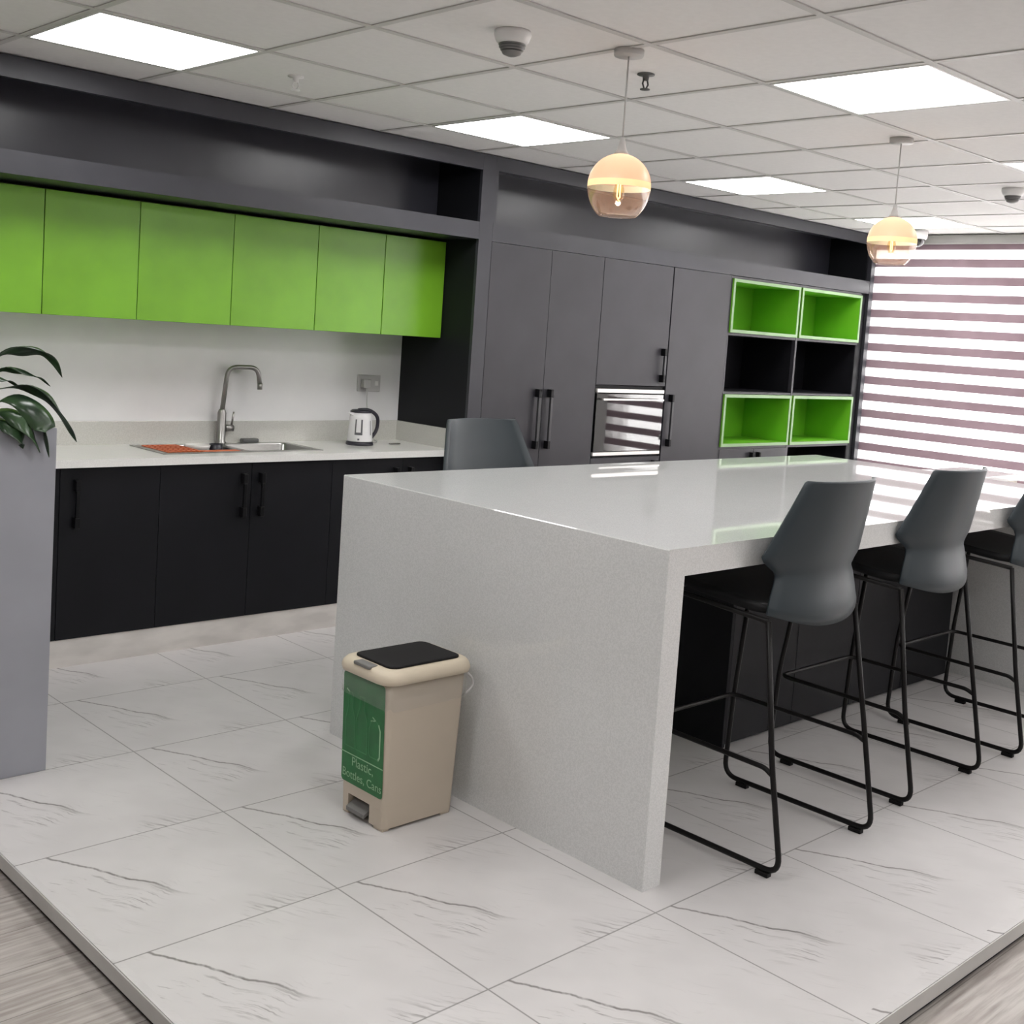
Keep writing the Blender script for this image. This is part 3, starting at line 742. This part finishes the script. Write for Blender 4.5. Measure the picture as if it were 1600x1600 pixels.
def make_stool(label, grp):
    t = thing('bar_stool', label, 'bar stool', (0, 0, 0), grp)
    MB().quadgrid(shell_rows()).build('backrest', 'shell', t, solid=0.010)
    # seat pan: shallow saddle with a front lip
    rows = []
    sec = [(-0.192, 0.744, 0.110), (-0.178, 0.747, 0.170), (-0.150, 0.750, 0.212), (-0.110, 0.753, 0.236), (-0.05, 0.758, 0.242), (0.08, 0.770, 0.240), (0.18, 0.780, 0.232), (0.232, 0.778, 0.215), (0.258, 0.764, 0.195)]
    for y, z, h in sec:
        rows.append([Vector((h*(-1+2*j/14), y, z + 0.012*abs(-1+2*j/14)**2 - 0.006)) for j in range(15)])
    MB().quadgrid(rows).build('seat', 'seat', t, solid=0.026)
    XH = 0.2555
    for s in (-1, 1):
        x = s*XH
        top_f = (s*0.232, 0.218, 0.752); top_b = (s*0.236, -0.165, 0.728)
        path = fillet([top_f, (x, 0.270, 0.33), (x, 0.284, 0.020), (x, -0.288, 0.020), (x, -0.230, 0.33), top_b], 0.055, 7)
        leg = MB().tube(path, 0.0085, 12).build('leg_frame', 'blackmetal', t)
        for y in (0.205, -0.232):
            MB().box(x-0.011, x+0.011, y-0.022, y+0.022, 0.0, 0.0135, 0.002).build('foot_pad', 'rubber', leg)
    fr = fillet([(-XH, -0.232, 0.297), (-XH+0.003, -0.205, 0.31), (-XH+0.010, 0.268, 0.315), (XH-0.010, 0.268, 0.315), (XH-0.003, -0.205, 0.31), (XH, -0.232, 0.297)], 0.04, 6)
    MB().tube(fr, 0.0075, 12).build('footrest', 'blackmetal', t)
    MB().tube(fillet([(-0.236, -0.165, 0.726), (-0.232, 0.218, 0.750), (0.232, 0.218, 0.750), (0.236, -0.165, 0.726)], 0.03, 5), 0.008, 10).build('seat_support', 'blackmetal', t)
    return t
G = 'grey bar stools around the island'
s1 = make_stool('nearest grey bar stool at the front of the island, closest to the bin end', G)
s1.location = (0.322, -0.975, 0)
for (x, y, rz, lab) in ((1.160, -0.938, 0, 'second grey bar stool along the island front, in the middle of the row'),
                        (1.995, -0.955, 0, 'third grey bar stool at the island front, cut off by the right edge'),
                        (0.447, 0.318, PI, 'grey bar stool on the far side of the island, only its backrest showing')):
    c = copy_tree(s1); c.location = (x, y, 0); c.rotation_euler = (0, 0, rz); c['label'] = lab

# ------------------------------------------------------------------ pedal bin
BX, BY = -0.525, -0.262
t = thing('pedal_bin', 'beige pedal bin with black lid and green sticker against the island side', 'bin', (BX, BY, 0))
def rrect(x0, x1, y0, y1, z, r, n=5):
    out = []
    for cx, cy, s in ((x1-r, y1-r, 0), (x0+r, y1-r, 1), (x0+r, y0+r, 2), (x1-r, y0+r, 3)):
        for q in range(n):
            a = PI/2*s+PI/2*q/(n-1); out.append(Vector((cx+r*math.cos(a), cy+r*math.sin(a), z)))
    return out
def loft(rings, cap=True):
    m = MB(); m.quadgrid([r+[r[0]] for r in rings], True)
    if cap:
        m._add(rings[0], [list(range(len(rings[0])))[::-1]]); m._add(rings[-1], [list(range(len(rings[-1])))])
    return m
X0b, X1b, Y0b, Y1b = -0.662, -0.392, -0.362, -0.148    # footprint
X0t, X1t, Y0t, Y1t = -0.676, -0.378, -0.374, -0.136    # under the rim
def lerp(a, b, q): return a+(b-a)*q
def ring_at(z, r=0.018):
    q = z/0.45
    return rrect(lerp(X0b, X0t, q), lerp(X1b, X1t, q), lerp(Y0b, Y0t, q), lerp(Y1b, Y1t, q), z, r)
yp0, yp1 = -0.294, -0.186
rg = [ring_at(z) for z in (0.066, 0.09, 0.25, 0.40, 0.452)]
body = loft(rg, False); body._add(rg[-1], [list(range(len(rg[-1])))])
def notched(z):
    r = ring_at(z); xx = min(v.x for v in r)   # pedal recess cut into the front of the foot
    return r[:10] + [Vector((xx, yp1, z)), Vector((xx+0.032, yp1, z)), Vector((xx+0.032, yp0, z)), Vector((xx, yp0, z))] + r[10:]
n0, n1 = notched(0.009), notched(0.066)
body.quadgrid([n0+[n0[0]], n1+[n1[0]]], False); rec = [n1[i] for i in (10, 11, 12, 13)]; body._add(rec, [(0, 1, 2, 3)])
body._add(n0, [list(range(len(n0)))])
for (xa, xb, ya_, yb_) in ((X0b+0.004, X0b+0.028, Y0b+0.006, Y0b+0.05), (X0b+0.004, X0b+0.028, Y1b-0.036, Y1b-0.006), (X1b-0.042, X1b-0.006, Y0b+0.006, Y1b-0.006)):
    body.box(xa, xb, ya_, yb_, 0.0, 0.0095)
body.build('body', 'beige', t)
MB()._add([(X0b-0.012, yp0+0.012, 0.030), (X0b-0.012, yp1-0.006, 0.030), (X0b+0.030, yp1-0.006, 0.052), (X0b+0.030, yp0+0.012, 0.052),
           (X0b-0.012, yp0+0.012, 0.018), (X0b-0.012, yp1-0.006, 0.018), (X0b+0.030, yp1-0.006, 0.040), (X0b+0.030, yp0+0.012, 0.040)],
          [(0, 1, 2, 3), (4, 7, 6, 5), (0, 4, 5, 1), (1, 5, 6, 2), (2, 6, 7, 3), (3, 7, 4, 0)]).build('pedal', 'pedal', t)
# rolled rim and lid
RX0, RX1, RY0, RY1 = -0.702, -0.352, -0.395, -0.128
loft([rrect(RX0+0.02, RX1-0.02, RY0+0.02, RY1-0.02, 0.4525, 0.04), rrect(RX0+0.004, RX1-0.004, RY0+0.004, RY1-0.004, 0.455, 0.05), rrect(RX0, RX1, RY0, RY1, 0.468, 0.055),
      rrect(RX0+0.003, RX1-0.003, RY0+0.003, RY1-0.003, 0.482, 0.055), rrect(RX0+0.012, RX1-0.012, RY0+0.012, RY1-0.012, 0.492, 0.05), rrect(RX0+0.032, RX1-0.032, RY0+0.030, RY1-0.030, 0.495, 0.04)])\
    .build('rim', 'cream', t)
lid = loft([rrect(RX0+0.042, RX1-0.034, RY0+0.036, RY1-0.036, 0.4955, 0.028), rrect(RX0+0.042, RX1-0.034, RY0+0.036, RY1-0.036, 0.500, 0.028), rrect(RX0+0.046, RX1-0.038, RY0+0.040, RY1-0.040, 0.502, 0.026)]).build('lid', 'binblack', t)
MB().box(RX0+0.001, RX0+0.036, -0.302, -0.222, 0.4865, 0.4975, 0.004).build('latch', 'pedal', t)
# carrier handle loop at the back right
MB().tube(fillet([(RX1-0.03, Y0t-0.006, 0.452), (RX1-0.006, Y0t-0.008, 0.430), (RX1-0.004, Y0t-0.008, 0.405), (RX1-0.03, Y0t-0.004, 0.385)], 0.02, 5), 0.004, 8).build('handle_loop', 'offwhite', t)
# bag film hanging out under the rim
fl = []
for k, z in enumerate((0.452, 0.43, 0.405, 0.385, 0.376)):
    q = z/0.45; e = 0.004+0.004*math.sin(k*1.1)+(0.004 if k > 2 else 0)
    rg = rrect(lerp(X0b, X0t, q)-e, lerp(X1b, X1t, q)+e, lerp(Y0b, Y0t, q)-e, lerp(Y1b, Y1t, q)+e, z, 0.022, 9)
    rg = [v+Vector((0.002*math.sin(i*2.3+k), 0.002*math.cos(i*1.7+k), (0.006*math.sin(i*0.9) if k > 2 else 0))) for i, v in enumerate(rg)]
    fl.append(rg+[rg[0]])
MB().quadgrid(fl).build('bag_edge', 'film', t)
# sticker on the front (-X) face; a = from the right edge (near -Y) to the left, b = height
def fx(z): return lerp(X0b, X0t, z/0.45)
def st(a, b, off): return Vector((fx(b)-off, -0.366+a, b))
SW, SB, ST = 0.226, 0.100, 0.446
def sticker_poly(a0, a1, b0, b1, r, off):
    pts = [(p.x, p.y) for p in rrect(a0, a1, b0, b1, 0, r)]
    return [st(a, b, off) for a, b in pts]
sk = MB(); P0 = sticker_poly(0.010, SW-0.008, SB, ST, 0.012, 0.0012); P1 = sticker_poly(0.010, SW-0.008, SB, ST, 0.012, 0.0002)
sk._add(P0, [list(range(len(P0)))])
sko = sk.build('sticker', 'sticker', t)
def stroke(m, pts, wd, off=0.0022):
    pts = [Vector((p[0], p[1], 0)) for p in pts]
    for p, q in zip(pts[:-1], pts[1:]):
        d = (q-p).normalized(); n = Vector((-d.y, d.x, 0))*wd/2; e = d*wd*0.3
        m._add([st(*(p-n-e).xy, off), st(*(q-n+e).xy, off), st(*(q+n+e).xy, off), st(*(p+n-e).xy, off)], [(0, 1, 2, 3)])
ink = MB(); ink2 = MB()
# dividing line, kept level on the sticker
stroke(ink, [(0.010, 0.193), (SW-0.008, 0.193)], 0.0035)
# three container outlines (bottle, bottle, jug)
def outline(cx, z0, z1, hw, nw, shoulder):
    return [(cx-hw, z0), (cx-hw, shoulder), (cx-nw, shoulder+0.04), (cx-nw, z1), (cx+nw, z1), (cx+nw, shoulder+0.04), (cx+hw, shoulder), (cx+hw, z0), (cx-hw, z0)]
stroke(ink2, outline(0.120, 0.215, 0.385, 0.027, 0.012, 0.31), 0.0035)
stroke(ink2, outline(0.178, 0.215, 0.385, 0.024, 0.011, 0.30), 0.003)
stroke(ink, [(0.035, 0.215), (0.028, 0.225), (0.028, 0.305), (0.036, 0.322)], 0.006)
stroke(ink2, [(0.036, 0.322), (0.055, 0.335), (0.074, 0.322), (0.082, 0.30), (0.082, 0.225), (0.075, 0.215), (0.035, 0.215)], 0.003)
stroke(ink, [(0.066, 0.338), (0.052, 0.332), (0.074, 0.325)], 0.004)
stroke(ink, [(0.185, 0.385), (0.198, 0.392)], 0.005)
ink.build('print', 'stickerink', sko); ink2.build('print', 'stickerink2', sko)
# lettering reads from the left edge (large a) to the right edge (small a)
lt = MB()
for body_, a_, b_, sz in (('Plastic,', 0.165, 0.160, 0.040), ('Bottles, Cans', 0.212, 0.118, 0.037)):
    vs, fs = text_mesh(body_, sz, lambda x, y, a_=a_, b_=b_: st(a_-x, b_+y, 0.0025)); lt._add(vs, fs)
lt.build('lettering', 'stickerink', sko)

# ------------------------------------------------------------------ planter and plant
t = thing('planter_box', 'tall grey planter box standing at the left edge of the platform', 'planter', (-1.415, 1.25, 0))
pw = MB()
px0, px1, py0, py1, pz = -1.568, -1.262, 0.638, 1.60, 1.108
pw.box(px0, px1, py0, py0+0.018, 0.0, pz).box(px0, px1, py1-0.018, py1, 0.0, pz).box(px0, px0+0.018, py0+0.018, py1-0.018, 0.0, pz).box(px1-0.018, px1, py0+0.018, py1-0.018, 0.0, pz)
pw.build('box', 'planter', t)
MB().box(px0+0.019, px1-0.019, py0+0.019, py1-0.019, 1.0, 1.075).build('soil', 'soil', t)
def leaf(m, spine, width, droop=0.25, n=16, tw=0.0):
    """blade along a smooth spine, folded a little about its midrib"""
    P = [Vector(p) for p in spine]; pts = []
    for i in range(len(P)-1):
        p0 = P[max(i-1, 0)]; p1 = P[i]; p2 = P[i+1]; p3 = P[min(i+2, len(P)-1)]
        for q in range(n // (len(P)-1) + 1):
            u = q/(n//(len(P)-1)+1)
            pts.append(0.5*((2*p1)+(p2-p0)*u+(2*p0-5*p1+4*p2-p3)*u*u+(3*p1-p0-3*p2+p3)*u**3))
    pts.append(P[-1]); L = len(pts); rows = []
    for i, p in enumerate(pts):
        u = i/(L-1); d = (pts[min(i+1, L-1)]-pts[max(i-1, 0)]).normalized()
        sd = d.cross(Vector((0, 0, 1)))
        if sd.length < 0.2: sd = d.cross(Vector((1, 0.3, 0)))
        sd.normalize(); up = sd.cross(d).normalized()
        c, s_ = math.cos(tw), math.sin(tw); sd, up = sd*c+up*s_, up*c-sd*s_
        k = 0.0 if u < 0.25 else math.sin(PI*((u-0.25)/0.75)**0.75)
        w = max(0.004*(1-u)+0.0005, width*k)
        rows.append([p + sd*(w*q) + up*(-droop*w*abs(q)*1.0 + 0.0) + up*0.006*math.sin(u*14+q*2)*k for q in (-1, -0.5, 0, 0.5, 1)])
    return m.quadgrid(rows)
pl = thing('potted_plant', 'dark green arching leafy plant growing in the grey planter', 'plant', (-1.42, 0.80, 1.075))
R0 = (-1.44, 0.80, 1.07)
leaves = [([R0, (-1.46, 0.78, 1.25), (-1.40, 0.75, 1.335), (-1.335, 0.74, 1.352), (-1.275, 0.73, 1.345), (-1.235, 0.73, 1.31), (-1.213, 0.73, 1.262)], 0.024, 0.5, 0.5),
          ([R0, (-1.45, 0.77, 1.22), (-1.40, 0.74, 1.285), (-1.34, 0.72, 1.278), (-1.29, 0.71, 1.262), (-1.262, 0.70, 1.235)], 0.016, 0.4, 0.2),
          ([R0, (-1.43, 0.78, 1.19), (-1.385, 0.76, 1.225), (-1.32, 0.75, 1.235), (-1.255, 0.74, 1.205), (-1.21, 0.735, 1.15), (-1.175, 0.73, 1.09), (-1.158, 0.73, 1.052)], 0.024, 0.5, 0.3),
          ([R0, (-1.43, 0.74, 1.16), (-1.39, 0.69, 1.20), (-1.345, 0.65, 1.185), (-1.31, 0.622, 1.135), (-1.30, 0.612, 1.075), (-1.295, 0.61, 1.02)], 0.048, 0.3, -0.5),
          ([R0, (-1.44, 0.75, 1.14), (-1.41, 0.68, 1.165), (-1.375, 0.63, 1.14), (-1.345, 0.612, 1.09), (-1.325, 0.606, 1.035)], 0.040, 0.3, -0.3),
          ([R0, (-1.45, 0.80, 1.20), (-1.41, 0.78, 1.245), (-1.37, 0.77, 1.25), (-1.33, 0.765, 1.225)], 0.020, 0.4, 0.2),
          ([R0, (-1.47, 0.77, 1.2), (-1.50, 0.70, 1.25), (-1.52, 0.62, 1.22), (-1.53, 0.56, 1.13)], 0.05, 0.3, 0.1),
          ([R0, (-1.50, 0.80, 1.22), (-1.58, 0.78, 1.27), (-1.66, 0.76, 1.22), (-1.71, 0.75, 1.10)], 0.05, 0.3, 0.2),
          ([R0, (-1.46, 0.85, 1.25), (-1.46, 0.95, 1.34), (-1.45, 1.05, 1.33), (-1.44, 1.13, 1.24)], 0.045, 0.3, 0.0),
          ([R0, (-1.48, 0.82, 1.28), (-1.54, 0.86, 1.38), (-1.62, 0.88, 1.38), (-1.70, 0.90, 1.30)], 0.045, 0.3, 0.1),
          ([R0, (-1.43, 0.72, 1.13), (-1.41, 0.67, 1.135), (-1.395, 0.625, 1.115), (-1.385, 0.606, 1.085), (-1.38, 0.60, 1.05)], 0.045, 0.3, 0.1)]
for spn, wd, dr, tw in leaves:
    leaf(MB(), spn, wd, dr, 24, tw).build('leaf', 'leaf', pl, solid=0.0012)

# ------------------------------------------------------------------ low table by the window
t = thing('side_table', 'low white topped table by the window, glimpsed past the island end', 'table', (4.78, 0.49, 0))
MB().box(4.36, 5.18, 0.285, 0.69, 0.745, 0.785, 0.004).build('top', 'quartz', t)
MB().box(4.40, 5.14, 0.315, 0.66, 0.06, 0.744).build('body', 'tablebody', t)
MB().box(4.43, 5.11, 0.335, 0.64, 0.0, 0.0595).build('plinth', 'black', t)

# ------------------------------------------------------------------ pendants
def pendant(x, y, label, src=None):
    t = thing('pendant_lamp', label, 'pendant lamp', (x, y, 1.887), 'glass globe pendants')
    zc, R = 1.985, 0.100
    MB().lathe([(0.0001, 0), (0.045, 0), (0.047, 0.003), (0.047, 0.020), (0.0001, 0.020)], (x, y, CH-0.0215), 32).build('canopy', 'offwhite', t)
    MB().tube([(x, y, CH-0.02), (x, y, zc+0.14)], 0.0028, 8).build('cord', 'offwhite', t)
    MB().lathe([(0.0001, 0.150), (0.007, 0.150), (0.010, 0.130), (0.016, 0.110), (0.024, 0.0985), (0.0001, 0.0985)], (x, y, zc), 24).build('cap', 'offwhite', t)
    up = [(R*math.cos(a), R*math.sin(a)) for a in [math.radians(k) for k in range(7, 83, 5)]]
    MB().lathe(up+[(0.006, R*0.999)], (x, y, zc), 40).build('shade', 'shade', t)
    MB().lathe([(R*math.cos(math.radians(k)), R*math.sin(math.radians(k))) for k in (-4.7, -1, 3, 7)], (x, y, zc), 40).build('glow_band', 'bandm', t)
    lo = [(R*math.cos(a), 1.17*R*math.sin(a)) for a in [-math.radians(k) for k in range(4, 58, 5)]]
    lo += [(lo[-1][0]-0.003, lo[-1][1]+0.002)]
    MB().lathe(lo, (x, y, zc), 40).build('glass', 'globeglass', t)
    bb = MB().lathe([(0.0001, -0.050), (0.010, -0.046), (0.0175, -0.030), (0.017, -0.012), (0.011, 0.010), (0.009, 0.030), (0.0001, 0.03)], (x, y, zc), 20).build('bulb', 'bulbglass', t)
    MB().tube([(x-0.005, y, zc+0.012), (x-0.007, y, zc-0.034), (x, y, zc-0.040), (x+0.007, y, zc-0.034), (x+0.005, y, zc+0.012)], 0.0022, 6).build('filament', 'bulb', bb)
    ld = bpy.data.lights.new('pendant_light', 'POINT'); ld.energy = PEND_W; ld.color = (1.0, 0.87, 0.76); ld.shadow_soft_size = 0.012
    lo_ = bpy.data.objects.new('pendant_light', ld); C.objects.link(lo_); lo_.parent = t; lo_.location = (0, 0, zc-1.887+0.045)
    return t
PEND_W = 0.27
def band_mat():
    m = bpy.data.materials.new('pale_band_glass'); m.use_nodes = True; nt = m.node_tree
    out = nt.nodes['Material Output']; nt.nodes.remove(nt.nodes['Principled BSDF'])
    t = nt.nodes.new('ShaderNodeBsdfTranslucent'); nt.links.new(noise_between(nt, (0.98, 0.84, 0.55), (1.0, 0.90, 0.65), 5), t.inputs[0])
    nt.links.new(t.outputs[0], out.inputs[0]); return m
M_['bandm'] = band_mat()
M_['bulbglass'] = clear_glass('amber_bulb_glass', (1.0, 0.85, 0.62), 0.05)
pendant(0.023, -0.495, 'near globe pendant, peach frosted top and clear base, centre of the ceiling')
pendant(1.715, -0.505, 'far globe pendant hanging in front of the striped blinds')

# ------------------------------------------------------------------ ceiling fittings
def smoke(x, y, label):
    t = thing('smoke_detector', label, 'smoke detector', (x, y, CH-0.075), 'smoke detectors')
    MB().lathe([(0.0001, -0.0005), (0.056, -0.0005), (0.057, -0.012), (0.050, -0.030), (0.042, -0.038), (0.0001, -0.038)], (x, y, CH), 32).build('base', 'white', t)
    MB().lathe([(0.038, -0.038), (0.036, -0.050), (0.028, -0.060), (0.0001, -0.060)], (x, y, CH), 32).build('grille', 'grille', t)
    cg = MB()
    for z, r in ((-0.0385, 0.041), (-0.046, 0.0395), (-0.0535, 0.035)): cg.lathe([(r, z), (r, z-0.0035), (r-0.006, z-0.0035)], (x, y, CH), 32)
    cg.lathe([(0.031, -0.0605), (0.027, -0.068), (0.012, -0.074), (0.0001, -0.075)], (x, y, CH), 32); cg.build('cage', 'pedal', t)
    return t
smoke(-0.325, -0.335, 'white round smoke detector on the ceiling left of the near pendant')
smoke(3.20, -0.325, 'white round smoke detector on the ceiling above the blinds at far right')
def sprinkler(x, y, label, mat):
    t = thing('sprinkler_head', label, 'sprinkler', (x, y, CH-0.055), 'sprinkler heads')
    MB().lathe([(0.0001, -0.0005), (0.030, -0.0005), (0.030, -0.004), (0.012, -0.006), (0.010, -0.022), (0.0001, -0.022)], (x, y, CH), 20).build('escutcheon', mat, t)
    MB().tube([(x-0.009, y, CH-0.018), (x-0.014, y, CH-0.034), (x-0.004, y, CH-0.050)], 0.003, 8).tube([(x+0.009, y, CH-0.018), (x+0.014, y, CH-0.034), (x+0.004, y, CH-0.050)], 0.003, 8).build('yoke', mat, t)
    MB().lathe([(0.0001, -0.050), (0.017, -0.050), (0.017, -0.053), (0.0001, -0.055)], (x, y, CH), 20).build('deflector', mat, t)
    return t
sprinkler(0.305, -0.325, 'dark metal ceiling sprinkler right of the near pendant cord', 'grille')
sprinkler(-0.31, 0.870, 'small white ceiling sprinkler between the left panel light and the pendant', 'white')
t = thing('dome_camera', 'white dome security camera with black lens on the ceiling by the blinds', 'security camera', (4.95, 1.10, CH-0.115))
MB().lathe([(0.0001, -0.0005), (0.062, -0.0005), (0.064, -0.010), (0.060, -0.050), (0.052, -0.062), (0.0001, -0.062)], (4.95, 1.10, CH), 32).build('housing', 'white', t)
MB().lathe([(0.044, -0.0625), (0.042, -0.082), (0.030, -0.103), (0.012, -0.114), (0.0001, -0.115)], (4.95, 1.10, CH), 32).build('dome', 'ovenglass', t)
